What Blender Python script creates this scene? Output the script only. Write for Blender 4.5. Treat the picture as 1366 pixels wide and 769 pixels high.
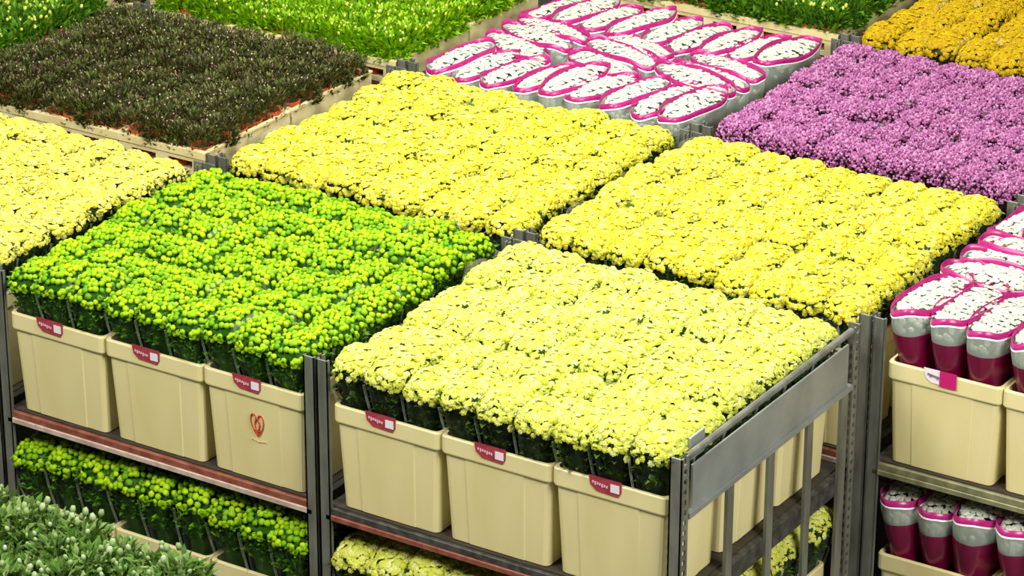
import bpy, math, random
from mathutils import Matrix, Vector

# ---------------------------------------------------------------- clear
for o in list(bpy.data.objects):
    bpy.data.objects.remove(o)
scene = bpy.context.scene
COL = scene.collection
R = random.Random(7)

# ---------------------------------------------------------------- camera
FPX, W, H = 4218.5, 1366, 769
PITCH, YAW, ROLL = 0.4101, 2.1347, 0.0028
RIM = 1.30                                    # height of the upper bucket rims
CAM = Vector((5.6533, -7.7153, 4.563 + RIM))
dv = Vector((math.cos(PITCH)*math.cos(YAW), math.cos(PITCH)*math.sin(YAW), -math.sin(PITCH)))
rv = Vector((math.sin(YAW), -math.cos(YAW), 0))
uv = rv.cross(dv)
rv, uv = math.cos(ROLL)*rv + math.sin(ROLL)*uv, -math.sin(ROLL)*rv + math.cos(ROLL)*uv
cd = bpy.data.cameras.new('camera')
cam = bpy.data.objects.new('camera', cd)
COL.objects.link(cam)
cam.matrix_world = Matrix(((rv.x, uv.x, -dv.x, CAM.x), (rv.y, uv.y, -dv.y, CAM.y),
                           (rv.z, uv.z, -dv.z, CAM.z), (0, 0, 0, 1)))
cd.sensor_width = 36.0
cd.lens = 36.0*FPX/W
cd.clip_end = 200
scene.camera = cam

def seen(x, y, z, margin=110):
    """is the point in the photograph's frame (with a margin)?"""
    q = Vector((x, y, z)) - CAM
    k = q.dot(dv)
    return -margin < W/2 + FPX*q.dot(rv)/k < W + margin and -margin < H/2 - FPX*q.dot(uv)/k < H + margin

# ---------------------------------------------------------------- world, lamps, exposure
world = bpy.data.worlds.new('hall')
scene.world = world
world.use_nodes = True
world.node_tree.nodes['Background'].inputs[0].default_value = (1.0, 0.97, 0.90, 1)
world.node_tree.nodes['Background'].inputs[1].default_value = 0.10

def lamp(x, y, z, sx, sy, power, tx=None, ty=None):
    l = bpy.data.lights.new('ceiling_or_key_lamp', 'AREA')
    l.shape = 'RECTANGLE'; l.size = sx; l.size_y = sy; l.energy = power
    l.color = (1.0, 0.98, 0.93)
    o = bpy.data.objects.new('ceiling_or_key_lamp', l)
    COL.objects.link(o)
    o.location = (x, y, z)
    if tx is not None:
        o.rotation_euler = (Vector((tx, ty, RIM)) - Vector((x, y, z))).to_track_quat('-Z', 'Y').to_euler()
    return o
lamp(0.0, 1.2, 5.2, 2.4, 2.4, 225)
lamp(-0.6, 3.8, 6.0, 2.5, 2.0, 165)
lamp(6.0, -1.6, 5.4, 2.4, 1.6, 470, 0.6, 0.4)
lamp(-1.2, -3.3, 6.0, 2.4, 1.6, 380, -0.2, 0.4)  # key lamp added on the camera side to light the bucket fronts

scene.view_settings.view_transform = 'Standard'
scene.view_settings.look = 'None'
scene.view_settings.gamma = 1.0
scene.view_settings.use_curve_mapping = False
scene.view_settings.exposure = 0.0

# ---------------------------------------------------------------- materials
def lin(c):
    return tuple(((v/255)/12.92 if v/255 <= 0.04045 else ((v/255+0.055)/1.055)**2.4) for v in c[:3]) + (1,)

def new_mat(name):
    m = bpy.data.materials.new(name)
    m.use_nodes = True
    nt = m.node_tree
    return m, nt, nt.nodes['Principled BSDF'], nt.nodes['Material Output']

def petal_mat(name, lo, mid, hi, centre, rough=0.6, sss=0.0, transl=0.25):
    """colour differs from flower to flower (attribute r) and from centre to petal tip (attribute g)"""
    m, nt, b, out = new_mat(name)
    at = nt.nodes.new('ShaderNodeAttribute'); at.attribute_name = 'tint'
    sp = nt.nodes.new('ShaderNodeSeparateColor')
    nt.links.new(at.outputs['Color'], sp.inputs[0])
    cr = nt.nodes.new('ShaderNodeValToRGB')
    e = cr.color_ramp.elements
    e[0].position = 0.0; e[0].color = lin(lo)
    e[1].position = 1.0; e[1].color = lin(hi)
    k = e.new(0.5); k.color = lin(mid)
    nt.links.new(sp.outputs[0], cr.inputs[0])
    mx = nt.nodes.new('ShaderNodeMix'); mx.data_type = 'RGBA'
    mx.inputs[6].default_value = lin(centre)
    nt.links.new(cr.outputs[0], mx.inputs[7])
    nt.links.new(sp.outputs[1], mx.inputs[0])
    nt.links.new(mx.outputs[2], b.inputs['Base Color'])
    b.inputs['Roughness'].default_value = rough
    b.inputs['Specular IOR Level'].default_value = 0.25
    tr = nt.nodes.new('ShaderNodeBsdfTranslucent')
    nt.links.new(mx.outputs[2], tr.inputs[0])
    ms = nt.nodes.new('ShaderNodeMixShader'); ms.inputs[0].default_value = transl
    nt.links.new(b.outputs[0], ms.inputs[1]); nt.links.new(tr.outputs[0], ms.inputs[2])
    nt.links.new(ms.outputs[0], out.inputs[0])
    return m

def plain(name, a, b_=None, scale=20, rough=0.5, metal=0.0, spec=0.5, stretch=(1, 1, 1), bump=0.0, lo=0.35, hi=0.65, coat=0):
    m, nt, b, out = new_mat(name)
    if b_ is None:
        b.inputs['Base Color'].default_value = lin(a)
    else:
        tc = nt.nodes.new('ShaderNodeTexCoord')
        mp = nt.nodes.new('ShaderNodeMapping'); mp.inputs['Scale'].default_value = stretch
        no = nt.nodes.new('ShaderNodeTexNoise'); no.inputs['Scale'].default_value = scale; no.inputs['Detail'].default_value = 5
        cr = nt.nodes.new('ShaderNodeValToRGB')
        cr.color_ramp.elements[0].position = lo; cr.color_ramp.elements[0].color = lin(a)
        cr.color_ramp.elements[1].position = hi; cr.color_ramp.elements[1].color = lin(b_)
        nt.links.new(tc.outputs['Object'], mp.inputs[0]); nt.links.new(mp.outputs[0], no.inputs[0])
        nt.links.new(no.outputs[0], cr.inputs[0]); nt.links.new(cr.outputs[0], b.inputs['Base Color'])
        if bump:
            bp = nt.nodes.new('ShaderNodeBump'); bp.inputs['Strength'].default_value = bump; bp.inputs['Distance'].default_value = 0.004
            nt.links.new(no.outputs[0], bp.inputs['Height']); nt.links.new(bp.outputs[0], b.inputs['Normal'])
    b.inputs['Roughness'].default_value = rough
    b.inputs['Metallic'].default_value = metal
    b.inputs['Specular IOR Level'].default_value = spec
    return m

def film_mat(name, tint, base, edge, rough=0.22):
    """thin plastic film: mostly clear face on, milky and shiny at a slant"""
    m, nt, b, out = new_mat(name)
    b.inputs['Base Color'].default_value = lin(tint)
    b.inputs['Roughness'].default_value = rough
    tr = nt.nodes.new('ShaderNodeBsdfTransparent')
    fr = nt.nodes.new('ShaderNodeFresnel'); fr.inputs['IOR'].default_value = 1.45
    ma = nt.nodes.new('ShaderNodeMath'); ma.operation = 'MULTIPLY_ADD'; ma.use_clamp = True
    ma.inputs[1].default_value = edge; ma.inputs[2].default_value = base
    nt.links.new(fr.outputs[0], ma.inputs[0])
    ms = nt.nodes.new('ShaderNodeMixShader')
    nt.links.new(ma.outputs[0], ms.inputs[0])
    nt.links.new(tr.outputs[0], ms.inputs[1]); nt.links.new(b.outputs[0], ms.inputs[2])
    nt.links.new(ms.outputs[0], out.inputs[0])
    return m

M = {
 'lemon': petal_mat('lemon_petals', (206, 212, 62), (222, 227, 108), (236, 238, 168), (196, 200, 58)),
 'cream': petal_mat('cream_yellow_petals', (214, 206, 68), (226, 221, 100), (238, 235, 158), (204, 194, 56)),
 'yellow': petal_mat('yellow_petals', (212, 204, 36), (225, 219, 74), (238, 235, 146), (202, 190, 32)),
 'gold': petal_mat('gold_petals', (184, 150, 2), (204, 173, 4), (220, 192, 18), (172, 136, 2)),
 'lime': petal_mat('lime_pompon', (104, 162, 10), (162, 206, 14), (196, 224, 24), (108, 160, 8)),
 'mauve': petal_mat('mauve_petals', (138, 68, 122), (182, 110, 162), (212, 154, 196), (112, 48, 96)),
 'white': petal_mat('white_petals', (200, 208, 186), (220, 224, 210), (232, 232, 228), (180, 190, 150)),
 'leaf': petal_mat('chrysanthemum_leaves', (24, 46, 12), (52, 84, 22), (98, 132, 42), (22, 42, 12), rough=0.45, transl=0.12),
 'leaf_lime': petal_mat('pompon_leaves', (40, 84, 12), (66, 122, 16), (110, 166, 22), (36, 74, 12), rough=0.45, transl=0.15),
 'leaf_mauve': petal_mat('mauve_stem_leaves', (40, 18, 26), (62, 28, 40), (86, 44, 60), (30, 14, 20), rough=0.5, transl=0.1),
 'leaf_gold': petal_mat('gold_stem_leaves', (44, 40, 8), (70, 62, 12), (104, 92, 16), (40, 36, 8), rough=0.5, transl=0.1),
 'leaf_pale': petal_mat('pale_stem_leaves', (60, 84, 60), (92, 116, 88), (124, 146, 116), (56, 80, 56), rough=0.5, transl=0.15),
 'leaf_dark': petal_mat('dark_heather_leaves', (50, 36, 22), (70, 78, 28), (112, 124, 54), (50, 44, 24), rough=0.55, transl=0.1),
 'leaf_bright': petal_mat('bright_green_leaves', (92, 150, 6), (138, 192, 10), (176, 214, 24), (90, 140, 6), transl=0.3),
 'leaf_mid': petal_mat('mid_green_leaves', (50, 104, 14), (86, 140, 24), (136, 176, 44), (50, 96, 14), transl=0.25),
 'leaf_grey': petal_mat('grey_green_leaves', (54, 92, 22), (94, 130, 44), (152, 176, 104), (54, 90, 24), transl=0.2),
 'bud_pink': petal_mat('pink_buds', (130, 84, 92), (176, 136, 136), (220, 200, 190), (130, 84, 92)),
 'bud_cream': petal_mat('cream_buds', (186, 204, 60), (208, 218, 90), (226, 230, 140), (180, 200, 60)),
 'bud_white': petal_mat('white_buds', (132, 160, 92), (158, 182, 122), (184, 200, 158), (132, 158, 88)),
 'film': film_mat('clear_film', (236, 240, 232), 0.002, 0.16),
 'frost': film_mat('frosted_film', (206, 218, 206), 0.42, 0.4, 0.3),
 'magenta': plain('magenta_print', (158, 22, 100), (176, 44, 120), 30, 0.3),
 'maroon': plain('maroon_print', (104, 8, 48), (124, 12, 62), 14, 0.28),
 'whiteline': plain('white_print_line', (240, 236, 238), rough=0.35),
 'bucket': plain('cream_plastic', (218, 206, 146), (226, 214, 158), 9, 0.42, stretch=(1, 1, 0.25), bump=0.06),
 'tag_red': plain('red_card', (150, 46, 62), (166, 64, 78), 60, 0.5),
 'tag_white': plain('white_card', (232, 222, 226), rough=0.5),
 'tag_pink': plain('magenta_card', (190, 20, 104), rough=0.5),
 'tag_text': plain('pale_pink_print', (232, 176, 186), rough=0.5),
 'tag_ink': plain('grey_violet_print', (120, 112, 140), rough=0.5),
 'emblem': plain('orange_red_print', (206, 78, 44), (190, 60, 36), 90, 0.5),
 'emblem_faint': plain('faded_red_print', (222, 178, 128), rough=0.5),
 'steel': plain('galvanised_steel', (104, 106, 96), (136, 138, 126), 16, 0.45, 0.4, stretch=(1, 1, 0.3), bump=0.1),
 'steel_plate': plain('zinc_plate', (146, 152, 148), (164, 170, 166), 7, 0.5, 0.55, bump=0.03),
 'steel_dark': plain('weathered_steel', (58, 58, 54), (92, 92, 86), 30, 0.6, 0.5),
 'rail_red': plain('red_brown_rail', (112, 56, 40), (146, 86, 66), 24, 0.55, stretch=(1, 1, 1)),
 'rail_pale': plain('worn_pale_rail', (176, 150, 136), (206, 186, 172), 20, 0.5),
 'rail_olive': plain('worn_olive_rail', (112, 112, 80), (150, 148, 112), 20, 0.5, 0.3),
 'deck': plain('dark_plywood', (44, 36, 30), (62, 52, 42), 14, 0.7, stretch=(1, 6, 1)),
 'rubber': plain('black_rubber', (28, 28, 28), rough=0.7),
 'terracotta': plain('terracotta', (172, 66, 26), (190, 80, 34), 30, 0.75, bump=0.1),
 'soil': plain('potting_soil', (44, 30, 20), (66, 48, 32), 80, 0.9, bump=0.4),
 'tray': plain('cream_tray', (214, 198, 142), (226, 212, 160), 12, 0.5),
 'plaster': plain('pale_plaster', (186, 184, 174), (198, 196, 186), 2, 0.8),
 'floor': plain('grey_concrete', (70, 70, 66), (98, 97, 92), 3, 0.7, bump=0.1),
}

# ---------------------------------------------------------------- mesh helpers
class MB:
    def __init__(s):
        s.v = []; s.f = []; s.c = []
    def add(s, vs, fs, tint=None):
        n = len(s.v)
        s.v += [tuple(p) for p in vs]
        s.f += [tuple(i+n for i in f) for f in fs]
        if tint is not None:
            s.c += tint if isinstance(tint, list) else [tint]*len(vs)
        return s
    def box(s, x0, x1, y0, y1, z0, z1, ch=0.0):
        if ch <= 0:
            return s.add([(x0, y0, z0), (x1, y0, z0), (x1, y1, z0), (x0, y1, z0), (x0, y0, z1), (x1, y0, z1), (x1, y1, z1), (x0, y1, z1)],
                  [(3, 2, 1, 0), (4, 5, 6, 7), (0, 1, 5, 4), (1, 2, 6, 5), (2, 3, 7, 6), (3, 0, 4, 7)])
        def ring(i, z):
            return [(x0+i, y0+i, z), (x1-i, y0+i, z), (x1-i, y1-i, z), (x0+i, y1-i, z)]
        return s.loft([ring(ch, z0), ring(0, z0+ch), ring(0, z1-ch), ring(ch, z1)], True, True)
    def loft(s, rings, cap0=False, cap1=False, closed=True, tint=None):
        n = len(rings[0]); vs = [p for r in rings for p in r]; fs = []
        for k in range(len(rings)-1):
            for i in range(n if closed else n-1):
                j = (i+1) % n
                fs.append((k*n+i, k*n+j, (k+1)*n+j, (k+1)*n+i))
        if cap0: fs.append(tuple(range(n-1, -1, -1)))
        if cap1: fs.append(tuple((len(rings)-1)*n+i for i in range(n)))
        return s.add(vs, fs, tint)
    def tube(s, p, q, r, n=8):
        p, q = Vector(p), Vector(q); d = (q-p).normalized()
        a = d.orthogonal().normalized(); b = d.cross(a)
        rs = [[tuple(c + r*(math.cos(t*2*math.pi/n)*a + math.sin(t*2*math.pi/n)*b)) for t in range(n)] for c in (p, q)]
        return s.loft(rs, True, True)
    def mesh(s, name, mat, smooth=False):
        me = bpy.data.meshes.new(name)
        me.from_pydata(s.v, [], s.f)
        me.update()
        if s.c and len(s.c) == len(s.v):
            a = me.color_attributes.new('tint', 'FLOAT_COLOR', 'POINT')
            a.data.foreach_set('color', [x for c in s.c for x in (c[0], c[1], c[2] if len(c) > 2 else 0, 1)])
        me.materials.append(mat)
        if smooth:
            me.polygons.foreach_set('use_smooth', [True]*len(me.polygons))
        return me

def obj(name, me, parent=None, loc=(0, 0, 0), stuff=False):
    o = bpy.data.objects.new(name, me)
    COL.objects.link(o)
    o.parent = parent
    o.location = loc
    if stuff: o['kind'] = 'stuff'
    return o

def thing(name, label, cat, loc, rot=(0, 0, 0), group=None, scale=1.0):
    o = bpy.data.objects.new(name, None)
    o.empty_display_size = 0.05
    COL.objects.link(o)
    o.rotation_mode = 'ZYX'                    # spin about the own axis first, then lean
    o.location = loc; o.rotation_euler = rot; o.scale = (scale,)*3
    o['label'] = label; o['category'] = cat
    if group: o['group'] = group
    return o

def place(proto, name, label, cat, loc, rot=(0, 0, 0), group=None, scale=1.0):
    """proto: list of (part name, mesh, stuff?, [sub-parts])"""
    t = thing(name, label, cat, loc, rot, group, scale)
    for pn, me, st, subs in proto:
        p = obj(pn, me, t, stuff=st)
        for sn, sm in subs:
            obj(sn, sm, p)
    return t

def sell(a, b, n, count, z, sc=1.0, pleat=0.0, seed=0, wav=0.0, dx=0, dy=0):
    """closed loop on a superellipse"""
    rr = random.Random(seed); ph = [rr.uniform(0, 6.28) for _ in range(4)]
    out = []
    for i in range(count):
        t = 2*math.pi*i/count
        c, s_ = math.cos(t), math.sin(t)
        x = a*math.copysign(abs(c)**(2/n), c); y = b*math.copysign(abs(s_)**(2/n), s_)
        k = sc + pleat*math.sin(7*t+ph[0])*0.6 + pleat*math.sin(11*t+ph[1])*0.4
        out.append((x*k+dx, y*k+dy, z + wav*math.sin(3*t+ph[2]) + wav*0.6*math.sin(5*t+ph[3])))
    return out

def frame(n, spin):
    n = Vector(n).normalized()
    a = n.orthogonal().normalized(); b = n.cross(a)
    return (math.cos(spin)*a + math.sin(spin)*b), (-math.sin(spin)*a + math.cos(spin)*b), n

# --- one daisy-like chrysanthemum head: ring of petal tips and valleys round a raised button
def daisy(mb, p, n, r, val, petals=7):
    a, b, n = frame(n, R.uniform(0, 6.28)); p = Vector(p)
    vs = [tuple(p + n*r*0.42)]; ti = [(val, 0.25)]; fs = []
    m = petals
    for i in range(m):
        t = 2*math.pi*i/m
        vs.append(tuple(p + (a*math.cos(t)+b*math.sin(t))*r*0.45 + n*r*0.46)); ti.append((val, 0.6))
    for i in range(2*m):
        t = math.pi*(i-0.5)/m
        q = r if i % 2 else r*0.86
        vs.append(tuple(p + (a*math.cos(t)+b*math.sin(t))*q + n*r*(0.12 if i % 2 else -0.02))); ti.append((val, 1.0))
    for i in range(m):
        j = (i+1) % m
        fs.append((0, 1+i, 1+j))
        fs.append((1+i, 1+m+2*i, 1+m+(2*i+1), ))
        fs.append((1+i, 1+m+2*i+1, 1+j))
        fs.append((1+j, 1+m+2*i+1, 1+m+(2*i+2) % (2*m)))
    mb.add(vs, fs, ti)

_t = (1+5**0.5)/2
ICO_V = [Vector(v).normalized() for v in ((-1, _t, 0), (1, _t, 0), (-1, -_t, 0), (1, -_t, 0), (0, -1, _t), (0, 1, _t), (0, -1, -_t), (0, 1, -_t), (_t, 0, -1), (_t, 0, 1), (-_t, 0, -1), (-_t, 0, 1))]
ICO_F = [(0, 11, 5), (0, 5, 1), (0, 1, 7), (0, 7, 10), (0, 10, 11), (1, 5, 9), (5, 11, 4), (11, 10, 2), (10, 7, 6), (7, 1, 8), (3, 9, 4), (3, 4, 2), (3, 2, 6), (3, 6, 8), (3, 8, 9), (4, 9, 5), (2, 4, 11), (6, 2, 10), (8, 6, 7), (9, 8, 1)]
def subdivide(vs, fs):
    vs = list(vs); cache = {}; out = []
    def mid(i, j):
        k = (min(i, j), max(i, j))
        if k not in cache:
            vs.append(((vs[i]+vs[j])/2).normalized()); cache[k] = len(vs)-1
        return cache[k]
    for a, b, c in fs:
        x, y, z = mid(a, b), mid(b, c), mid(c, a)
        out += [(a, x, z), (b, y, x), (c, z, y), (x, y, z)]
    return vs, out
ICO2_V, ICO2_F = subdivide(ICO_V, ICO_F)

def pompon(mb, p, n, r, val, flat=0.75):
    a, b, n = frame(n, R.uniform(0, 6.28)); p = Vector(p)
    vs = []; ti = []
    for i, q in enumerate(ICO2_V):
        k = r*(1.0 if i % 2 else 0.86)*R.uniform(0.95, 1.05)
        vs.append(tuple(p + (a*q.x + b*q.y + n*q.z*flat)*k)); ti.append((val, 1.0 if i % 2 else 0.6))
    mb.add(vs, ICO2_F, ti)

def bud(mb, p, n, r, val, ln=1.6):
    a, b, n = frame(n, R.uniform(0, 6.28)); p = Vector(p)
    mb.add([tuple(p + (a*q.x + b*q.y + n*q.z*ln)*r) for q in ICO_V], ICO_F, (val, 1.0))

def leaf(mb, p, d, wd, ln, val, bend=0.25):
    """a pointed leaf folded along its midrib and bent over"""
    d = Vector(d).normalized(); p = Vector(p)
    side = d.cross(Vector((R.uniform(-.3, .3), R.uniform(-.3, .3), 1)))
    if side.length < 1e-3: side = Vector((1, 0, 0))
    side.normalize(); up = side.cross(d)
    m = p + d*ln*0.5 + up*ln*bend*0.15; e = p + d*ln - Vector((0, 0, 1))*ln*bend
    mb.add([tuple(p), tuple(m + side*wd/2 + up*wd*0.15), tuple(m - up*wd*0.05), tuple(m - side*wd/2 + up*wd*0.15), tuple(e)],
           [(0, 2, 1), (0, 3, 2), (1, 2, 4), (2, 3, 4)], [(val, 0.4), (val, 1), (val, 0.6), (val, 1), (val, 1)])

# ---------------------------------------------------------------- bunches in sleeves
BH = 0.567                                     # bunch height: bucket floor to crest
def bunch_proto(kind, seed, a=0.076, b=0.105):
    global R
    R = random.Random(seed)
    petal, leafm = {'lemon': ('lemon', 'leaf'), 'cream': ('cream', 'leaf'), 'yellow': ('yellow', 'leaf'), 'gold': ('gold', 'leaf_gold'),
                    'lime': ('lime', 'leaf_lime'), 'mauve': ('mauve', 'leaf_mauve')}[kind]
    # foliage: a tapering bundle of stems and leaves
    fo = MB()
    lev = [(0.0, .42), (.18, .5), (.34, .7), (.42, .84), (.475, .93), (.51, .97), (.532, .88), (.543, .5)]
    fo.loft([sell(a, b, 3, 20, z, s*(.88 if z < .5 else .95), 0.04, seed+int(z*99)) for z, s in lev], True, True, tint=(0.25, 0.5))
    for i in range(270):
        t = R.uniform(0, 6.283); z = R.uniform(.385, .51)
        s = 0.68 + (z-.33)*1.75
        ring = sell(a, b, 3, 60, z, s)[int(t/6.2832*60) % 60]
        o = Vector((ring[0], ring[1], 0)).normalized()
        leaf(fo, ring, (o.x*R.uniform(.1, .55)+R.uniform(-.4, .4), o.y*R.uniform(.1, .55)+R.uniform(-.4, .4), R.uniform(.35, 1.1)), R.uniform(.012, .024), R.uniform(.03, .05), R.random()**1.2)
    # blossoms over the dome
    bl = MB()
    lump = [(R.uniform(-a, a), R.uniform(-b, b), R.uniform(.03, .05), R.uniform(-.010, .009)) for _ in range(7)]
    def dome(x, y):
        r = ((abs(x)/a)**3 + (abs(y)/b)**3)**(1/3)
        z = BH - 0.014 - 0.034*r**6 + 0.006*(1-r)
        for lx, ly, lr, lh in lump:
            z += lh*math.exp(-((x-lx)**2+(y-ly)**2)/lr**2)
        return z, r
    sp = {'lime': 0.0205, 'mauve': 0.0115, 'gold': 0.0155}.get(kind, 0.0155)
    ny = int(2*b*1.12/(sp*0.87))+1; nx = int(2*a*1.12/sp)+1
    for j in range(-ny//2, ny//2+1):
        for i in range(-nx//2-1, nx//2+2):
            x = (i + 0.5*(j % 2))*sp + R.uniform(-.25, .25)*sp; y = j*sp*0.87 + R.uniform(-.25, .25)*sp
            z, r = dome(x, y)
            if r > 1.08 + R.uniform(-.06, .05): continue
            if R.random() < (0.012 if kind != 'lime' else 0.04): continue
            e = 0.003
            n = Vector((-(dome(x+e, y)[0]-z)/e*0.8, -(dome(x, y+e)[0]-z)/e*0.8, 1.0))
            n += Vector((R.uniform(-.3, .3), R.uniform(-.3, .3), 0))
            z += R.uniform(-.006, .006)
            val = min(1, max(0, R.gauss(.5, .3)))
            if kind == 'lime':
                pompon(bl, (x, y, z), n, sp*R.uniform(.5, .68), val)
            elif kind == 'mauve':
                for k in range(3):
                    bud(bl, (x+R.uniform(-.006, .006), y+R.uniform(-.006, .006), z+R.uniform(-.006, .006)), n+Vector((R.uniform(-.8, .8), R.uniform(-.8, .8), 0)), sp*R.uniform(.4, .6), min(1, max(0, R.gauss(.5, .28))), 1.3)
            else:
                daisy(bl, (x, y, z), n, sp*R.uniform(.68, .92), val)
    if kind != 'lime' and kind != 'mauve':
        for i in range(150):
            x = R.uniform(-a, a); y = R.uniform(-b, b); z, r = dome(x, y)
            if r < 1.02: daisy(bl, (x, y, z-.0085), (R.uniform(-.3, .3), R.uniform(-.3, .3), 1), sp*R.uniform(.7, .95), R.uniform(0, .5))
    # heads hanging down over the sleeve's edge
    for i in range(60 if kind != 'mauve' else 160):
        t = R.randrange(60); q = R.random()**1.6
        ring = sell(a, b, 3, 60, BH-.052-.026*q, 1.06-.05*q)[t]
        o = Vector((ring[0], ring[1], 0)).normalized()
        n = o + Vector((R.uniform(-.4, .4), R.uniform(-.4, .4), R.uniform(.1, .8)))
        val = min(1, max(0, R.gauss(.4, .22)))
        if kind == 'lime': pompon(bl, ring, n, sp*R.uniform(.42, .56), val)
        elif kind == 'mauve': bud(bl, ring, n, sp*R.uniform(.35, .5), val, 1.3)
        else: daisy(bl, ring, n, sp*R.uniform(.6, .8), val)
    # a few leaves between the heads
    for i in range(26 if kind == 'lime' else 8):
        x = R.uniform(-a, a)*.9; y = R.uniform(-b, b)*.9; z, r = dome(x, y)
        leaf(fo, (x, y, z-.014), (R.uniform(-1, 1), R.uniform(-1, 1), .5), .014, .028, R.uniform(.4, 1))
    # the sleeve: pleated film from the stems up to just under the heads, with a crimped seam
    sl = MB()
    sl.loft([sell(a, b, 3.2, 40, z, s, pl, seed, wv) for z, s, pl, wv in
             ((.03, .5, .01, 0), (.2, .6, .02, 0), (.34, .78, .03, 0), (.43, .94, .03, 0), (.475, .99, .035, .003), (.505, 1.02, .04, .005)) + (((.553, 1.06, .04, .012),) if seed % 4 == 0 else ())], tint=(0, 0))
    sm = sl.mesh('sleeve', M['film'], True)
    subs = []
    for sx, sy in ((-1, -1), (1, 1)):
        se = MB()
        pts = [(.2, .6), (.34, .8), (.43, .96), (.485, 1.03)]
        k = .86
        rings = []
        for z, s in pts:
            c = Vector((sx*a*k*s, sy*b*k*s, z)); o = Vector((sx*.6, sy, 0)).normalized()
            w = Vector((o.y, -o.x, 0))*.0016
            rings.append([tuple(c-w), tuple(c+o*.008-w), tuple(c+o*.008+w), tuple(c+w)])
        se.loft(rings, True, True)
        subs.append(('sleeve_seam', se.mesh('sleeve_seam', M['seam'])))
    return [('foliage', fo.mesh('foliage', M[leafm]), True, []),
            ('blossoms', bl.mesh('blossoms', M[petal], kind in ('lime', 'mauve')), True, []),
            ('sleeve', sm, False, subs)]
M['seam'] = film_mat('welded_film_seam', (190, 204, 180), 0.16, 0.3)

def wrapped_proto(seed, banded, a=0.074, b=0.205):
    """white flowers in a frosted sleeve with a magenta edge (and a maroon lower half)"""
    global R
    R = random.Random(seed)
    fo = MB()
    fo.loft([sell(a, b, 2.3, 24, z, s, .03, seed) for z, s in ((0, .45), (.2, .55), (.36, .7), (.45, .88), (.49, .88), (.5, .6))], True, True, tint=(.4, .7))
    for i in range(90):
        t = R.randrange(60); z = R.uniform(.36, .47)
        ring = sell(a, b, 2.3, 60, z, .8 + (z-.36)*.7)[t]
        leaf(fo, ring, (R.uniform(-.4, .4), R.uniform(-.4, .4), 1), .012, .04, R.random())
    bl = MB(); sp = .0165
    for j in range(-int(b/sp/.87)-1, int(b/sp/.87)+2):
        for i in range(-int(a/sp)-1, int(a/sp)+2):
            x = (i+.5*(j % 2))*sp + R.uniform(-.3, .3)*sp; y = j*sp*.87 + R.uniform(-.3, .3)*sp
            r = math.hypot(x/a, y/b)
            if r > .93 or R.random() < .03: continue
            z = .537 - .022*r**3 + R.uniform(-.005, .005)
            daisy(bl, (x, y, z), (x*3+R.uniform(-.25, .25), y*2+R.uniform(-.25, .25), 1), sp*R.uniform(.58, .78), min(1, max(0, R.gauss(.6, .22))))
    for i in range(110):
        t = R.randrange(60); q = R.random()
        ring = sell(a, b, 2.3, 60, .505-.05*q, .93)[t]
        o = Vector((ring[0], ring[1], .01)).normalized()
        daisy(bl, ring, o, sp*.6, min(1, max(0, R.gauss(.4, .2))))
    wv = .007
    prof = [(.03, .5), (.2, .68), (.34, .83), (.36, .86), (.42, .96), (.48, 1.03), (.515, 1.04)] if banded else \
           [(.03, .5), (.2, .62), (.34, .735), (.36, .765), (.392, .95), (.42, .99), (.48, 1.03), (.515, 1.04)]
    sl = MB(); sl.loft([sell(a, b, 2.5, 48, z, s, .012 if z > .3 else .02, seed, wv*(z/.515)**3) for z, s in prof])
    def band(z0, s0, z1, s1, off, mat, name):
        m_ = MB()
        m_.loft([sell(a+off, b+off, 2.5, 48, z0, s0, .012, seed, wv*(z0/.515)**3), sell(a+off, b+off, 2.5, 48, z1, s1, .012, seed, wv),
                 sell(a+off-.0015, b+off-.0015, 2.5, 48, z1, s1, .012, seed, wv), sell(a+off-.0015, b+off-.0015, 2.5, 48, z0, s0, .012, seed, wv*(z0/.515)**3)])
        return (name, m_.mesh(name, M[mat], True))
    subs = [band(.515, 1.04, .537, 1.035, .0012, 'magenta', 'printed_edge'), band(.509, 1.04, .515, 1.04, .0016, 'whiteline', 'white_line')]
    if banded:
        lo = MB()
        lo.loft([sell(a+.002, b+.002, 2.5, 48, z, s, .014, seed) for z, s in ((.03, .5), (.2, .68), (.34, .83), (.36, .86), (.42, .96), (.45, .995))])
        subs.append(('printed_base', lo.mesh('printed_base', M['maroon'], True)))
    return [('foliage', fo.mesh('foliage', M['leaf_pale']), True, []),
            ('blossoms', bl.mesh('blossoms', M['white']), True, []),
            ('sleeve', sl.mesh('sleeve', M['frost'], True), False, subs)]

PR = {}
for i, k in enumerate(('lemon', 'lime', 'cream', 'yellow', 'mauve', 'gold')):
    PR[k] = [bunch_proto(k, 100*i+s+1) for s in range(4)]
PR['wrap'] = [wrapped_proto(900+s, False) for s in range(3)]
PR['wrapband'] = [wrapped_proto(950+s, True, 0.074, 0.185) for s in range(3)]

# ---------------------------------------------------------------- potted plants
def pot_meshes(h, r):
    po = MB(); n = 14
    def c(rr, z): return [(rr*math.cos(2*math.pi*i/n), rr*math.sin(2*math.pi*i/n), z) for i in range(n)]
    po.loft([c(r*.72, 0), c(r*.92, h*.78), c(r, h*.78), c(r, h), c(r*.9, h), c(r*.86, h*.8), c(r*.7, .004)], True, True)
    so = MB(); so.loft([c(r*.86, h*.84), c(r*.4, h*.88)], True, True)
    return po.mesh('pot', M['terracotta'], False), so.mesh('soil', M['soil'])

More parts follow.
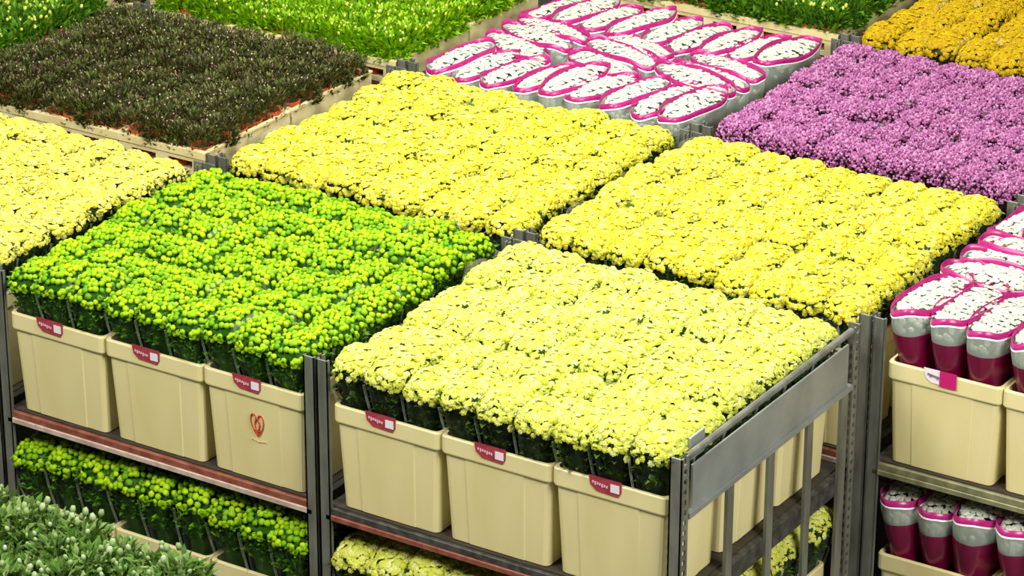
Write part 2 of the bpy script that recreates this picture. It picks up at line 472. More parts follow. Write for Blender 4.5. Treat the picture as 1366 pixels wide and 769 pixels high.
def plant_proto(kind, seed):
    global R
    R = random.Random(seed)
    ph, pr = .105, .048
    pot, soil = pot_meshes(ph, pr)
    droop = seed % 5 in (0, 2) or (kind != 'dark' and seed % 5 == 4)
    fo = MB(); bu = MB()
    n, top, sprd, lw, ll = {'dark': (300, .085, .068, .008, .026), 'bright': (210, .085, .066, .014, .04),
                            'mid': (190, .09, .066, .016, .046), 'grey': (190, .10, .072, .018, .044)}[kind]
    for i in range(n):
        t = R.uniform(0, 6.283); r = sprd*R.random()**.5; z = ph*.9 + top*R.random()**.6*(1-.3*(r/sprd)**2)
        up = R.uniform(.5, 1.6) if kind != 'grey' else R.uniform(.2, 1.3)
        leaf(fo, (r*math.cos(t), r*math.sin(t), z), (math.cos(t)*.6+R.uniform(-.4, .4), math.sin(t)*.6+R.uniform(-.4, .4), up), lw*R.uniform(.7, 1.2), ll*R.uniform(.7, 1.2), R.random(), .12)
    for i in range({'dark': 520, 'grey': 90}.get(kind, 260) if droop else 40):
        t = R.uniform(0, 6.283); r = sprd*R.uniform(.85, 1.02); z = ph*R.uniform(.65, 1.1)
        leaf(fo, (r*math.cos(t), r*math.sin(t), z), (math.cos(t)*.35+R.uniform(-.4, .4), math.sin(t)*.35+R.uniform(-.4, .4), R.uniform(.2, 1.2)), lw*R.uniform(1.2, 1.9), ll*R.uniform(.9, 1.3), R.random(), .2)
    # stems
    for i in range(14):
        t = R.uniform(0, 6.283); r = sprd*.8*R.random()**.5
        p = Vector((r*.5*math.cos(t), r*.5*math.sin(t), ph*.86)); q = Vector((r*math.cos(t), r*math.sin(t), ph+top))
        w = .0016
        fo.add([tuple(p+Vector((w, 0, 0))), tuple(p+Vector((-w*.5, w, 0))), tuple(p+Vector((-w*.5, -w, 0))), tuple(q)], [(0, 1, 3), (1, 2, 3), (2, 0, 3)], (.5, .5))
    nb, br, bm = {'dark': (7, .003, 'bud_pink'), 'bright': (7, .006, 'bud_cream'), 'mid': (6, .0075, 'bud_cream'), 'grey': (6, .0085, 'bud_white')}[kind]
    for i in range(nb):
        t = R.uniform(0, 6.283); r = sprd*1.05*R.random()**.5
        bud(bu, (r*math.cos(t), r*math.sin(t), ph+top*R.uniform(.75, 1.15)), (R.uniform(-.5, .5), R.uniform(-.5, .5), 1), br*R.uniform(.7, 1.2), R.random(), 1.5)
    lm = {'dark': 'leaf_dark', 'bright': 'leaf_bright', 'mid': 'leaf_mid', 'grey': 'leaf_grey'}[kind]
    return [('pot', pot, False, [('soil', soil)]), ('foliage', fo.mesh('foliage', M[lm]), True, []), ('buds', bu.mesh('buds', M[bm], True), True, [])]
for i, k in enumerate(('dark', 'bright', 'mid', 'grey')):
    PR[k] = [plant_proto(k, 2000+50*i+s) for s in range(5)]
R = random.Random(11)

# ---------------------------------------------------------------- floor
fl = MB(); fl.box(-9, 9, -11, 12, -.2, 0)
f = obj('floor', fl.mesh('floor', M['floor'])); f['kind'] = 'structure'

# the hall round it: plain plastered walls and a ceiling above the lamps
for nm, b_ in (('wall_left', (-9.2, -9, -11, 12, 0, 7.5)), ('wall_right', (9, 9.2, -11, 12, 0, 7.5)), ('wall_front', (-9.2, 9.2, -11.2, -11, 0, 7.5)),
               ('wall_back', (-9.2, 9.2, 12, 12.2, 0, 7.5)), ('ceiling', (-9.2, 9.2, -11.2, 12.2, 7.5, 7.7))):
    w_ = MB(); w_.box(*b_)
    o = obj(nm, w_.mesh(nm, M['plaster'])); o['kind'] = 'structure'

# ---------------------------------------------------------------- buckets
BW, BD, BHT = 0.426, 0.372, 0.387
def bucket_meshes():
    hw, hd = BW/2, BD/2
    def loop(i, z, proud, rad=.02):
        """rounded rectangle inset by i; the front and back centre panel stands proud"""
        x0, x1, y0, y1 = -hw+i, hw-i, -hd+i, hd-i
        p = proud
        pts = []
        for cx, cy, a0 in ((x0+rad, y0+rad, math.pi), (x1-rad, y0+rad, 1.5*math.pi), (x1-rad, y1-rad, 0), (x0+rad, y1-rad, .5*math.pi)):
            for k in range(4):
                t = a0 + k*math.pi/6
                pts.append((cx+rad*math.cos(t), cy+rad*math.sin(t), z))
            w = x1-x0; dd = y1-y0
            if a0 == math.pi:
                pts += [(x0+.2*w, y0, z), (x0+.21*w, y0-p, z), (x0+.76*w, y0-p, z), (x0+.77*w, y0, z)]
            elif a0 == 1.5*math.pi:
                pts += [(x1, y0+.3*dd, z), (x1+p, y0+.31*dd, z), (x1+p, y0+.69*dd, z), (x1, y0+.7*dd, z)]
            elif a0 == 0:
                pts += [(x1-.2*w, y1, z), (x1-.21*w, y1+p, z), (x1-.76*w, y1+p, z), (x1-.77*w, y1, z)]
            else:
                pts += [(x0, y1-.3*dd, z), (x0-p, y1-.31*dd, z), (x0-p, y1-.69*dd, z), (x0, y1-.7*dd, z)]
        return pts
    b = MB()
    b.loft([loop(.026, 0, .002), loop(.022, .004, .0025), loop(.008, BHT-.064, .0025), loop(.012, BHT-.062, 0), loop(.014, BHT-.02, 0), loop(.03, .01, 0)], True, True)
    r_ = MB()
    r_.loft([loop(.008, BHT-.062, 0), loop(.0005, BHT-.063, 0), loop(-.001, BHT-.058, 0), loop(-.001, BHT-.004, 0), loop(.002, BHT, 0), loop(.011, BHT, 0), loop(.0125, BHT-.03, 0)])
    return b.mesh('body', M['bucket']), r_.mesh('rim', M['bucket'])
BK_BODY, BK_RIM = bucket_meshes()

def tag_proto(pink):
    t = MB(); x0, x1 = -.062, .06
    y = -BD/2-.0025
    t.add([(x0, y, .012), (x0+.008, y-.001, -.022), (x0+.03, y-.0015, -.038), (x1-.012, y-.0015, -.042), (x1, y, -.024), (x1, y, .012),
           (x0, y+.0015, .012), (x0+.008, y+.0005, -.022), (x0+.03, y, -.038), (x1-.012, y, -.042), (x1, y+.0015, -.024), (x1, y+.0015, .012)],
          [(0, 1, 2, 3, 4, 5), (11, 10, 9, 8, 7, 6)] + [(i, (i+1) % 6 + 0, (i+1) % 6 + 6, i+6)[::-1] for i in range(6)])
    tm = t.mesh('tag', M['tag_white' if pink else 'tag_red'])
    pa = MB()
    if pink: pa.box(.0, .062, y-.004, y-.002, -.044, .014)
    else: pa.box(.022, .054, y-.004, y-.002, -.028, .0)
    pm = pa.mesh('tag_patch', M['tag_pink' if pink else 'tag_white'])
    tx = MB()                                     # print too small to read: worn strokes
    for i in range(7):
        xx = -.046+.0085*i
        tx.box(xx, xx+.006, y-.0034, y-.0018, -.012-.0012*i-(.004 if i % 3 == 1 else 0), -.004-.0012*i)
    return tm, pm, tx.mesh('tag_print', M['tag_ink' if pink else 'tag_text'])
TAGS = {False: tag_proto(False), True: tag_proto(True)}

def emblem(parent):
    """two open leaf loops round a bud, drawn in thin red strokes, with a faded line below"""
    strokes = []
    for q in (-1, 1):
        strokes.append([(q*x, z) for x, z in ((.004, -.042), (.013, -.03), (.022, -.012), (.027, .008), (.026, .026), (.019, .038), (.009, .036), (.004, .024), (.006, .008))])   # open leaf loop
        strokes.append([(q*x, z) for x, z in ((0, .022), (.008, .012), (.010, -.002), (.007, -.016), (0, -.024))])                  # bud
    strokes.append([(-.007, -.03), (0, -.046), (.007, -.03)])
    strokes.append([(-.012, -.022), (0, -.03), (.012, -.022)])
    m_ = MB()
    slope = math.atan2(.018, BHT-.068)
    def P(x, z, d=0.0): return (x, -BD/2 + .008 - .0042 - .001 - d - math.tan(slope)*0 + (BHT-.064-z)*math.tan(slope)*.78, z)
    cx, cz = .01, BHT-.165
    for st in strokes:
        for (x0, z0), (x1, z1) in zip(st[:-1], st[1:]):
            m_.tube(P(cx+x0, cz+z0), P(cx+x1, cz+z1), .0023, 5)
    e = obj('emblem', m_.mesh('emblem', M['emblem']), parent)
    e['label'] = 'red line emblem of two leaves round a bud'
    t_ = MB()
    for i in range(8):
        x = cx-.028+.008*i; z = cz-.066-.0016*abs(i-3.5)*-1
        t_.tube(P(x, z), P(x+.005, z), .0018, 5)
    obj('faded_print', t_.mesh('faded_print', M['emblem_faint']), parent)

def bucket(x, y, z, label, group=None, tag=None, emb=False):
    t = thing('flower_bucket', label, 'bucket', (x, y, z), (0, 0, R.uniform(-.008, .008)), group)
    obj('body', BK_BODY, t); obj('rim', BK_RIM, t)
    if tag is not None:
        tm, pm, xm = TAGS[tag]
        g = obj('tag', tm, t, (-.02 + R.uniform(-.01, .01), 0, BHT)); g['label'] = 'white and magenta tag' if tag else 'red tag with white patch'
        obj('tag_patch', pm, g); obj('tag_print', xm, g)
    if emb: emblem(t)
    return t

# ---------------------------------------------------------------- trolleys
U, VP, MARG = 1.4066, 1.31, 0.0583           # trolley pitch along the row, row pitch, side margin
TD = 1.235                                    # trolley depth
PT = RIM + 0.158                              # post tops
def post_mesh(sx, sy, h0, h1):
    m_ = MB(); w, t = .046, .006
    xa, xb = (0, w) if sx > 0 else (-w, 0)
    ya, yb = (0, w) if sy > 0 else (-w, 0)
    m_.box(xa, xb, 0 if sy > 0 else -t, t if sy > 0 else 0, h0, h1, .0015)          # flange along the row
    # folded lip
    m_.box((xb-t) if sx > 0 else xa, xb if sx > 0 else xa+t, ya, ya+.014 if sy > 0 else yb, h0, h1) if sy > 0 else None
    # perforated flange across the row
    x0, x1 = (0, t) if sx > 0 else (-t, 0)
    m_.box(x0, x1, ya, ya+.014, h0, h1); m_.box(x0, x1, yb-.014, yb, h0, h1)
    z = h0
    while z < h1-.02:
        m_.box(x0, x1, ya+.014, yb-.014, z, z+.016); z += .036
    return m_.mesh('post', M['steel'])
POSTS = {(sx, sy): post_mesh(sx, sy, .12, PT) for sx in (1, -1) for sy in (1, -1)}

def shelf(t, name, z, front, rails):
    """deck board on a steel frame; z is the deck's upper face"""
    d = MB(); d.box(.05, U-.05, .02, TD-.02, z-.012, z)
    s = obj(name, d.mesh('deck', M['deck']), t)
    fr = MB(); fr.box(.03, U-.03, .006, .03, z-.03, z-.006, .002)
    obj('front_rail', fr.mesh('front_rail', M[rails[0]]), s)
    fl_ = MB(); fl_.box(.03, U-.03, .0, .034, z-.05, z-.03, .002)
    obj('front_lip', fl_.mesh('front_lip', M[rails[1]]), s)
    br = MB(); br.box(.03, U-.03, TD-.03, TD-.006, z-.05, z-.008, .002)
    obj('back_rail', br.mesh('back_rail', M['steel_dark']), s)
    for x in (.022, U-.052):
        sr = MB(); sr.box(x, x+.03, .03, TD-.03, z-.075, z-.004, .002)
        obj('side_rail', sr.mesh('side_rail', M['steel_dark']), s)
    # open wire mesh of the deck, seen at the front edge between the buckets
    return s

def end_frame(t, x, lower):
    """sheet-steel top panel with a round rail and flat upright bars"""
    e = MB()
    e.tube((x, .05, PT-.012), (x, TD-.05, PT-.012), .0125, 10)
    r_ = obj('end_frame', e.mesh('top_rail', M['steel']), t)
    p = MB()
    p.box(x-.004, x+.004, .085, TD-.07, RIM-.052, RIM+.105, .0015)
    p.box(x-.006, x+.016, .05, TD-.05, RIM-.072, RIM-.05, .002)     # folded lower edge
    obj('end_panel', p.mesh('end_panel', M['steel_plate']), r_)
    tb = MB(); tb.box(x-.03, x-.02, .11, .2, RIM+.1, PT+.022, .002)
    obj('card_holder', tb.mesh('card_holder', M['steel_plate']), r_)
    for y, w in ((.34, .042), (.62, .042), (.895, .042), (1.15, .05)):
        b = MB(); b.box(x-.006, x+.006, y-w/2, y+w/2, lower, RIM-.06, .0015)
        obj('bar', b.mesh('bar', M['steel']), r_)
    bt = MB(); bt.box(x-.008, x+.012, .04, TD-.04, lower-.03, lower, .002)
    obj('bottom_rail', bt.mesh('bottom_rail', M['steel_dark']), r_)

def castor(t, x, y):
    f_ = MB(); f_.box(x-.022, x+.022, y-.03, y+.03, .1, .125, .003)
    f_.box(x-.022, x-.017, y-.02, y+.02, .04, .11); f_.box(x+.017, x+.022, y-.02, y+.02, .04, .11)
    c = obj('castor', f_.mesh('fork', M['steel_dark']), t)
    w = MB(); w.tube((x-.014, y, .05), (x+.014, y, .05), .05, 18)
    obj('wheel', w.mesh('wheel', M['rubber']), c)

UP_Z = RIM - BHT                              # upper deck
LO_Z = RIM - .745 - BHT                        # lower deck
def trolley(x, y, label, rails=('rail_red', 'rail_pale'), up=UP_Z, rz=0, low=LO_Z, frame_=False):
    t = thing('flower_trolley', label, 'trolley', (x, y, 0), (0, 0, rz), 'metal flower trolleys')
    for sx, sy, px, py in ((1, 1, .004, 0), (-1, 1, U-.004, 0), (1, -1, .004, TD), (-1, -1, U-.004, TD)):
        o = obj('post', POSTS[(sx, sy)], t, (px, py, 0))
    if up: shelf(t, 'upper_shelf', up, 0, rails)
    shelf(t, 'lower_shelf', low, 0, rails)
    if frame_: end_frame(t, U-.016, low)
    for cx, cy in ((.09, .09), (U-.09, .09), (.09, TD-.09), (U-.09, TD-.09)): castor(t, cx, cy)
    bs = MB(); bs.box(.01, U-.01, .01, TD-.01, .12, .135)
    obj('base_frame', bs.mesh('base_frame', M['steel_dark']), t)
    return t

# ---------------------------------------------------------------- filling trolleys
BPV = .389                                    # bucket pitch front to back
def bx(c, k): return c*U + MARG + (k+.5)*.43
def by(r, j): return r*VP + .012 + BD/2 + j*BPV

def where(i, j, ni, nj, nb, per):
    """words for the spot on the trolley: corner, edge or middle; nb = names of what lies in front, right, behind and left"""
    if j == 0:
        if i == 0 and nb.get('fl'): return nb['fl']
        if i == ni-1 and nb.get('fr'): return nb['fr']
        return nb['front'][i//per]
    if j == nj-1 and i == ni-1 and nb.get('br'): return nb['br']
    if j == nj-1 and i == 0 and nb.get('bl'): return nb['bl']
    if i == ni-1: return nb['right']
    if i == 0: return nb['left']
    if j == nj-1: return nb['back']
    return nb['mid'] if 'row' not in nb else 'inside its trolley, %s row from the %s' % (('', 'second', 'third', 'fourth', 'fifth')[j], nb['row'])

def fill_bunches(c, r, kind, name, base, nb, cat, group, rim=RIM, ii=range(9), jj=range(6), lift=0.0):
    off = {(k, b_): R.uniform(-.014, .016) for k in range(3) for b_ in range(3)}
    for i in ii:
        for j in jj:
            k, q = divmod(i, 3); b_, h = divmod(j, 2)
            # foot inside the bucket, head leaning out to its own place
            hx = c*U + MARG - .008 + (i+.5)*1.306/9 + R.uniform(-.005, .005)
            hy = r*VP + .0 + (j+.5)*(1.215/6) + R.uniform(-.006, .006)
            fx = bx(c, k) + (q-1)*.118; fy = by(r, b_) + (h-.5)*.15
            z = rim - BHT + .0105
            if not seen(hx, hy, rim+.17): continue
            L = BH
            ry = math.atan2(hx-fx, L) + R.uniform(-.012, .012); rx = -math.atan2(hy-fy, L) + R.uniform(-.018, .018)
            place(PR[kind][R.randrange(4)], name, base + ' ' + where(i, j, 9, 6, nb, 3), cat, (fx, fy, z),
                  (rx, ry, R.choice((0, math.pi)) + R.uniform(-.06, .06)), group, R.uniform(.982, 1.022)+lift+off[(k, b_)])

def fill_wrapped(c, r, kind, name, base, nb, cat, group, rim=RIM, rows=range(3), kk=range(3), diag=-.35, lift=0.0):
    for k in kk:
        for j in rows:
            for q in range(3):
                z = rim - BHT + .0105
                if j % 2 == 0:
                    x = bx(c, k) + (q-1)*.142; y = by(r, j) + (.0 if j == 0 else .015); rz = R.uniform(-.1, .06)-.08
                else:
                    x = bx(c, k) + (q-1)*.012; y = by(r, j) + (q-1)*.132; rz = math.pi/2 + diag + R.uniform(-.08, .08)
                if not seen(x, y, rim+.17): continue
                fx = bx(c, k) + (x-bx(c, k))*.72; fy = by(r, j) + (y-by(r, j))*.72
                place(PR[kind][R.randrange(3)], name, base + ' ' + (nb[j][k] if isinstance(nb[j], list) else nb[j]), cat, (fx, fy, z),
                      (-math.atan2(y-fy, BH)+R.uniform(-.02, .02), math.atan2(x-fx, BH)+R.uniform(-.02, .02), rz), group, R.uniform(.97, 1.03)+lift)

def fill_buckets(c, r, front, rest, group, rim=RIM, tag=None, emb=None, kk=range(3), jj=range(3), side=None):
    for k in kk:
        for j in jj:
            x, y = bx(c, k), by(r, j)
            if not seen(x, y, rim, 200): continue
            lb = front[k] if j == 0 else (side[j-1] if side and k == 2 else rest)
            bucket(x, y, rim-BHT, lb, group if (lb == rest or front.count(lb) > 1) else None, tag if j == 0 else None, emb == k and j == 0)

# --- row 0 (nearest): cream-yellow, lime, lemon
trolley(-U*2, 0, 'grey steel trolley under cream-yellow flowers, left neighbour of the lime-green trolley')
trolley(-U, 0, 'grey steel trolley under lime-green pompons, with a red-brown rail below cream buckets')
trolley(0, 0, 'grey steel trolley under pale lemon flowers, its barred end frame open to the aisle', ('steel_dark', 'rail_red'), frame_=True)
fill_buckets(0, 0, ['cream bucket with red tag under pale lemon flowers, next to the paired posts',
                    'middle cream bucket with red tag along the front of the pale lemon trolley',
                    'cream bucket with red tag at the corner post of the barred end frame'],
             'cream bucket hidden inside the pale lemon flower trolley', 'inner buckets of the lemon trolley', tag=False,
             side=['second cream bucket from the front corner post behind the end frame bars', 'rearmost cream bucket behind the bars of the end frame'])
fill_bunches(0, 0, 'lemon', 'chrysanthemum_bunch', 'pale lemon chrysanthemum bunch', dict(
    fl='at the corner by the paired steel posts', fr='at the corner post of the barred end frame', bl='at the corner where lime pompons meet bright yellow flowers', br='at the rear post of the barred end frame',
    front=['at the front edge above the bucket beside the paired posts', 'at the front edge above the middle bucket', 'at the front edge above the bucket by the end frame'],
    right='along the top rail of the barred end frame', left='along the edge next to the lime-green pompons', back='along the edge next to the bright yellow flowers', row='tagged buckets'), 'flower bunch', 'lemon bunches beside the barred end frame')
fill_buckets(-1, 0, ['cream bucket with red tag under lime-green pompons, farthest from the emblem bucket',
                     'cream bucket with red tag, middle one under the lime-green pompons',
                     'cream bucket with a red line emblem, under lime-green pompons'],
             'cream bucket hidden inside the lime-green pompon trolley', 'inner buckets of the lime trolley', tag=False, emb=2)
fill_bunches(-1, 0, 'lime', 'pompon_bunch', 'lime-green pompon bunch', dict(
    fl='at the corner post above the bucket farthest from the emblem', fr='at the corner by the paired steel posts', bl='at the corner by the dark potted plants', br='at the corner where pale lemon meets bright yellow flowers',
    front=['at the front edge above the bucket farthest from the emblem', 'at the front edge above the middle red-tagged bucket', 'at the front edge above the bucket with the emblem'],
    right='along the edge next to the pale lemon flowers', left='along the edge next to the cream-yellow flowers', back='on the upper shelf along the edge facing bright yellow flowers', row='tagged buckets'), 'flower bunch', 'lime pompon bunches on the upper shelf')
fill_buckets(-2, 0, ['cream bucket under cream-yellow flowers beside the lime-green trolley']*3, 'cream bucket under cream-yellow flowers beside the lime-green trolley', 'buckets of the cream-yellow trolley')
fill_bunches(-2, 0, 'cream', 'chrysanthemum_bunch', 'cream-yellow chrysanthemum bunch', dict(br='at the corner by the dark plants and lime pompons',
    front=['on the trolley left of the lime pompons, front edge']*3, right='along the edge next to the lime-green pompons', left='along the edge away from the lime-green pompons',
    back='below the cream trays of dark potted plants', mid='', row='edge away from the dark plants'), 'flower bunch', 'cream-yellow bunches')
# lower shelves
LR = RIM - .745
fill_buckets(-1, 0, ['cream bucket on the shelf below the red-brown rail, under lime-green pompons']*3, 'cream bucket on the shelf below the red-brown rail, under lime-green pompons', 'lower lime buckets', rim=LR, jj=range(1))
fill_bunches(-1, 0, 'lime', 'pompon_bunch', 'shaded lime-green pompon bunch on the lower shelf', dict(fr='beside the paired steel posts', fl='beside the outer steel post',
    front=['below the bucket farthest from the emblem', 'below the middle red-tagged bucket', 'below the bucket with the emblem'], right='in its second row', left='in its second row', back='in its second row', mid='in its second row'), 'flower bunch', 'lime pompon bunches on the lower shelf', rim=LR, jj=range(2), lift=.09)
fill_buckets(0, 0, ['cream bucket on the lower shelf of the pale lemon flower trolley']*3, 'cream bucket on the lower shelf of the pale lemon flower trolley', 'lower lemon buckets', rim=LR)
fill_bunches(0, 0, 'lemon', 'chrysanthemum_bunch', 'shaded yellow chrysanthemum bunch on the lower shelf', dict(fl='beside the paired steel posts', br='by the end frame rear post',
    front=['under the bucket next to the paired posts', 'under the middle lemon bucket', 'under the bucket by the end frame'], right='behind the end frame bars', left='next to the lime pompons', back='at the rear edge', mid='in its middle'), 'flower bunch', 'yellow bunches on the lower shelf', rim=LR, lift=.09)

# --- row 1: mid-green pots, dark pots, yellow, yellow, wrapped
for c, lb in ((-1, 'steel trolley under bright yellow flowers, between dark potted plants and the other bright yellow trolley'),
              (0, 'steel trolley under bright yellow flowers, between the mauve flowers and the pale lemon ones'),
              (1, 'steel trolley with perforated post carrying maroon-banded white flower sleeves')):
    trolley(c*U, VP, lb, ('rail_olive', 'rail_olive') if c == 1 else ('rail_red', 'rail_pale'))
fill_buckets(-1, 1, ['cream bucket under bright yellow flowers behind the lime-green pompons']*3, 'cream bucket under bright yellow flowers behind the lime-green pompons', 'buckets behind the lime pompons')
fill_bunches(-1, 1, 'yellow', 'chrysanthemum_bunch', 'bright yellow chrysanthemum bunch', dict(
    fl='at the corner by the terracotta pots and lime pompons', fr='at the corner facing lime pompons, beside the other yellow trolley', br='at the corner between white sleeves and mauve flowers', bl='at the corner by dark plants and white sleeves',
    front=['at the edge facing the lime-green pompons']*3, right='beside the other bright yellow trolley, behind the lime pompons', left='along the edge next to the dark potted plants',
    back='along the edge next to the magenta-edged white sleeves', row='lime pompons'), 'flower bunch', 'bright yellow bunches before the white sleeves')
fill_buckets(0, 1, ['cream bucket under bright yellow flowers behind the pale lemon flowers']*3, 'cream bucket under bright yellow flowers behind the pale lemon flowers', 'buckets behind the lemon flowers')
fill_bunches(0, 1, 'yellow', 'chrysanthemum_bunch', 'bright yellow chrysanthemum bunch', dict(
    fl='at the corner facing pale lemon, beside the other yellow trolley', fr='at the corner post between pale lemon flowers and maroon sleeves', br='at the corner between mauve flowers and maroon sleeves', bl='at the corner by mauve flowers and white sleeves',
    front=['at the edge facing the pale lemon flowers']*3, right='along the edge next to the maroon-banded sleeves', left='beside the other bright yellow trolley, behind the pale lemon flowers',
    back='along the edge next to the mauve flowers', row='pale lemon flowers'), 'flower bunch', 'bright yellow bunches before the mauve flowers')
fill_buckets(1, 1, ['cream bucket with white and magenta tag under maroon-banded sleeves', 'cream bucket without emblem beside the white and magenta tagged bucket', 'cream bucket far along the maroon-banded sleeves'],
             'cream bucket hidden under maroon-banded white flower sleeves', 'inner buckets of the maroon sleeve trolley', tag=True)
fill_wrapped(1, 1, 'wrapband', 'wrapped_bunch', 'white flower bunch in maroon-banded sleeve', [['above the white and magenta tagged bucket', 'above the bucket next to the tagged one', 'above the far bucket'], 'lying crosswise in the second row, upper shelf', 'in the row next to the mauve flowers'],
             'flower bunch', 'maroon-banded sleeves on the upper shelf', diag=-.05, lift=.09)
fill_buckets(1, 1, ['cream bucket under maroon-banded sleeves on the lower shelf by the aisle']*3, 'cream bucket under maroon-banded sleeves on the lower shelf by the aisle', 'lower maroon sleeve buckets', rim=LR, jj=range(1))
fill_wrapped(1, 1, 'wrapband', 'wrapped_bunch', 'shaded white flower bunch in maroon-banded sleeve on the lower shelf', ['by the aisle'], 'flower bunch', 'maroon-banded sleeves on the lower shelf', rim=LR, rows=range(1), lift=.14)

# --- row 2 and 3
for c, r, lb in ((-1, 2, 'steel trolley under white flower sleeves with magenta edges'), (0, 2, 'steel trolley under mauve flowers'), (0, 3, 'steel trolley under golden yellow flowers')):
    trolley(c*U, r*VP, lb)
fill_buckets(-1, 2, ['cream bucket under white sleeves with magenta edges']*3, 'cream bucket under white sleeves with magenta edges', 'buckets of the white sleeves')
fill_wrapped(-1, 2, 'wrap', 'wrapped_bunch', 'white flower bunch in frosted magenta-edged sleeve', [['facing yellow flowers, by the bright green plants', 'facing yellow flowers, middle bucket', 'facing yellow flowers, by the mauve flowers'],
             ['turned crosswise by the bright green plants', 'turned crosswise in the middle', 'turned crosswise by the mauve flowers'], 'in the row next to the green plants behind'], 'flower bunch', 'magenta-edged white sleeves')
fill_buckets(0, 2, ['cream bucket under mauve flowers']*3, 'cream bucket under mauve flowers', 'buckets of the mauve flowers')
fill_bunches(0, 2, 'mauve', 'statice_bunch', 'fluffy mauve flower bunch', dict(fl='at the corner by the white sleeves and yellow flowers', bl='at the corner by the white sleeves and golden flowers',
    front=['at the edge facing the bright yellow flowers']*3, right='at the edge away from the white sleeves', left='along the edge next to the magenta-edged white sleeves',
    back='along the edge next to the golden flowers', row='bright yellow flowers'), 'flower bunch', 'mauve bunches')
fill_buckets(0, 3, ['cream bucket under golden yellow flowers']*3, 'cream bucket under golden yellow flowers', 'buckets of the golden flowers')
fill_bunches(0, 3, 'gold', 'chrysanthemum_bunch', 'golden yellow chrysanthemum bunch', dict(fl='at the corner by the green plants and mauve flowers',
    front=['along the edge facing the mauve flowers']*3, right='at the edge away from the green plants', left='along the edge next to the green plants',
    back='at the edge away from the mauve flowers', row='mauve flowers'), 'flower bunch', 'golden bunches')

# ---------------------------------------------------------------- trays of potted plants
TW, TDP, TH = .424, .56, .097
def tray_meshes():
    b = MB(); hw, hd = TW/2, TDP/2; t = .01
    b.box(-hw+.008, hw-.008, -hd+.008, hd-.008, 0, .008)
    b.box(-hw, -hw+t, -hd, hd, 0, TH); b.box(hw-t, hw, -hd, hd, 0, TH); b.box(-hw+t, hw-t, hd-t, hd, 0, TH)
    fr = MB()                                   # front wall with two grip slots
    fr.box(-hw+t, hw-t, -hd, -hd+t, 0, .022); fr.box(-hw+t, hw-t, -hd, -hd+t, .056, TH)
    for x0, x1 in ((-hw+t, -.15), (-.03, .03), (.15, hw-t)): fr.box(x0, x1, -hd, -hd+t, .022, .056)
    ri = MB()
    for x0, x1, y0, y1 in ((-hw-.004, hw+.004, -hd-.006, -hd+.02), (-hw-.004, hw+.004, hd-.02, hd+.004), (-hw-.004, -hw+.014, -hd+.02, hd-.02), (hw-.014, hw+.004, -hd+.02, hd-.02)):
        ri.box(x0, x1, y0, y1, TH, TH+.008)
    ri.box(-hw-.004, hw+.004, -hd-.006, -hd, TH-.022, TH)
    return [('body', b.mesh('body', M['tray']), False, []), ('front_panel', fr.mesh('front_panel', M['tray']), False, []), ('rim', ri.mesh('rim', M['tray']), False, [])]
TRAY = tray_meshes()

def fill_pots(ox, oy, kind, name, tlabel, label, tgroup, group, base, rz=0, nx=4, ny=5, trays=((0, 0), (1, 0), (2, 0), (0, 1), (1, 1), (2, 1)), front=None, sc=1.0, spots=None):
    ca, sa = math.cos(rz), math.sin(rz)
    for k, j in trays:
        cx = MARG + (k+.5)*.43; cy = .004 + TDP/2 + j*(TDP+.014)
        wx, wy = ox + cx*ca - cy*sa, oy + cx*sa + cy*ca
        if seen(wx, wy, base+.2, 230):
            lb, g = (front[k], None) if front and j == 0 else (tlabel, tgroup)
            place(TRAY, 'plant_tray', lb, 'tray', (wx, wy, base), (0, 0, rz), g)
        for a in range(nx):
            for b in range(ny):
                px = cx + (a-(nx-1)/2)*(TW-.02)/nx + R.uniform(-.004, .004); py = cy + (b-(ny-1)/2)*(TDP-.02)/ny + R.uniform(-.004, .004)
                qx, qy = ox + px*ca - py*sa, oy + px*sa + py*ca
                if seen(qx, qy, base+.2, 170):
                    lb = label
                    if spots:
                        lb = label + ' ' + (spots['front'][k] if (j == 0 and b == 0) else spots['right'] if (k == 2 and a == nx-1) else spots['back'] if (j == 1 and b == ny-1) else spots['mid'][k][j])
                    place(PR[kind][R.randrange(5)], name, lb, 'potted plant', (qx, qy, base+.009), (0, 0, R.uniform(0, 6.28)), group, sc*R.uniform(.92, 1.08))

PB = RIM + .052                               # deck of the pot trolleys
trolley(-2*U, VP, 'steel trolley carrying dark plants in terracotta pots', up=PB-.0)
fill_pots(-2*U, VP, 'dark', 'potted_heather', 'cream tray of dark potted plants away from the cream-yellow flowers',
          'dark plant with pinkish buds', 'rear trays of dark plants', 'dark potted plants', PB,
          front=['cream tray of dark potted plants, farthest from the bright yellow flowers', 'middle cream tray of dark potted plants above the cream-yellow flowers', 'cream tray of dark potted plants at the corner by the bright yellow flowers'],
          spots=dict(front=['at the front of the tray far from the yellow flowers', 'at the front of the middle tray', 'at the front of the tray by the bright yellow flowers'],
                     right='along the edge next to the bright yellow flowers', back='along the edge facing the bright green plants', mid=[['inside the tray by the cream-yellow flowers, far from bright yellow', 'inside the rear tray by the mid-green plants'], ['inside the middle tray above the cream-yellow flowers', 'inside the middle rear tray'], ['inside the corner tray by the bright yellow flowers', 'inside the rear tray by the bright yellow flowers']]))
PB2 = RIM + .04
trolley(-3*U, VP, 'steel trolley carrying mid-green plants beside the dark potted plants', up=PB2)
fill_pots(-3*U, VP, 'mid', 'potted_lily', 'cream tray of mid-green plants beside the dark potted plants', 'mid-green leafy plant with pale buds beside the dark potted plants',
          'trays of mid-green plants', 'mid-green plants beside the dark ones', PB2)
trolley(-2*U, 2*VP, 'steel trolley carrying bright green plants behind the dark potted plants', up=PB2)
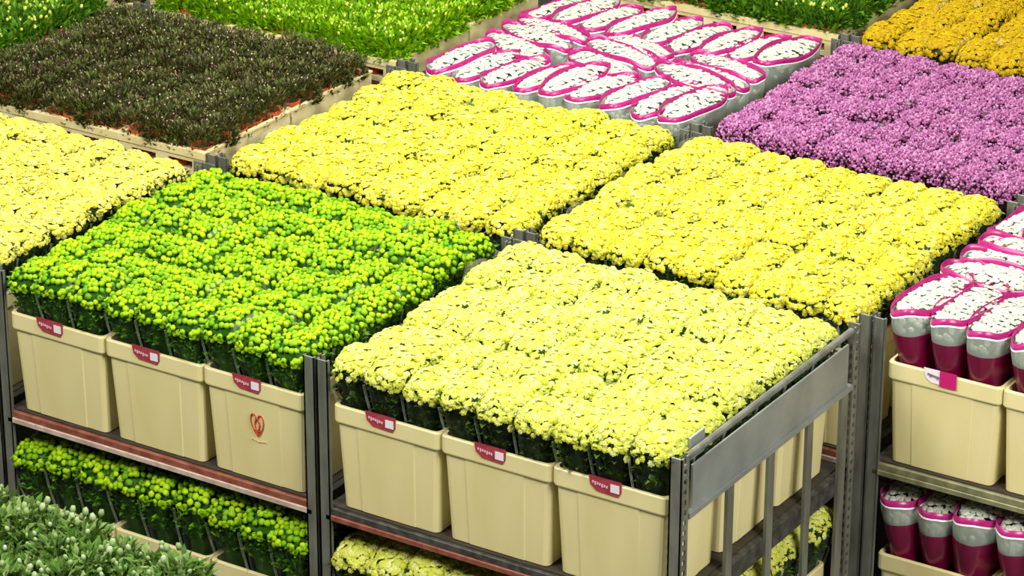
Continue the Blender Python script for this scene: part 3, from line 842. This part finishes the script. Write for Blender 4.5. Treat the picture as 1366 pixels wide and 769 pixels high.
fill_pots(-2*U, 2*VP, 'bright', 'potted_kalanchoe', 'cream tray of bright green plants behind the dark potted plants', 'bright yellow-green leafy plant',
          'trays of bright green plants', 'bright green plants behind the dark ones', PB2,
          spots=dict(front=['along the edge facing the dark plants, by the steel post', 'along the middle of the edge facing the dark plants', 'along the edge facing the dark plants, by the white sleeves'],
                     right='along the edge next to the magenta-edged white sleeves', back='in the rearmost row of its trays',
                     mid=[['inside the tray behind the dark plants, far from white sleeves', 'inside the rear tray far from the white sleeves'], ['inside the middle tray behind the dark plants', 'inside the middle rear tray'], ['inside the tray between dark plants and white sleeves', 'inside the rear tray next to the white sleeves']]))
trolley(-1*U, 3*VP, 'steel trolley carrying green plants behind the magenta-edged sleeves', up=PB2)
fill_pots(-1*U, 3*VP, 'mid', 'potted_lily', 'cream tray of green plants behind the magenta-edged sleeves', 'green leafy plant with cream buds behind the magenta-edged sleeves',
          'trays behind the magenta-edged sleeves', 'green plants behind the white sleeves', PB2)
trolley(-3*U, 2*VP, 'steel trolley of dark plants behind the mid-green plants', up=PB2)
fill_pots(-3*U, 2*VP, 'dark', 'potted_heather', 'cream tray of dark plants behind the mid-green plants', 'dark plant in a pot behind the mid-green plants',
          'dark plant trays behind the mid-green ones', 'dark plants behind the mid-green ones', PB2, trays=((1, 0), (2, 0)))
# low trolley in front of the lime trolley
RZ = -.07
LB = RIM - .70
def low_trolley(x, y, rz):
    t = thing('plant_dolly', 'low steel dolly carrying grey-green budding plants before the lime-green trolley', 'trolley', (x, y, 0), (0, 0, rz))
    shelf(t, 'platform', LB, 0, ('rail_olive', 'rail_olive'))
    for px in (.02, U-.06):
        for py in (.02, TD-.06):
            p = MB(); p.box(px, px+.04, py, py+.04, .12, LB-.05, .002)
            obj('leg', p.mesh('leg', M['steel_dark']), t)
    for cx, cy in ((.04, .04), (U-.04, .04), (.04, TD-.04), (U-.04, TD-.04)): castor(t, cx, cy)
LX, LY = -1.53, -.34-1.19
low_trolley(LX, LY, RZ)
fill_pots(LX, LY+.04, 'grey', 'potted_hydrangea', 'cream tray of grey-green budding plants before the lime-green trolley', 'grey-green plant with whitish buds',
          'trays of grey-green plants', 'grey-green budding plants', LB, RZ, nx=3, ny=4, sc=1.25,
          spots=dict(front=['away from the edge facing the lime-green trolley']*3, right='at the open end of its dolly', back='along the edge facing the lime-green trolley', mid=[['away from the edge facing the lime-green trolley']*2]*3))
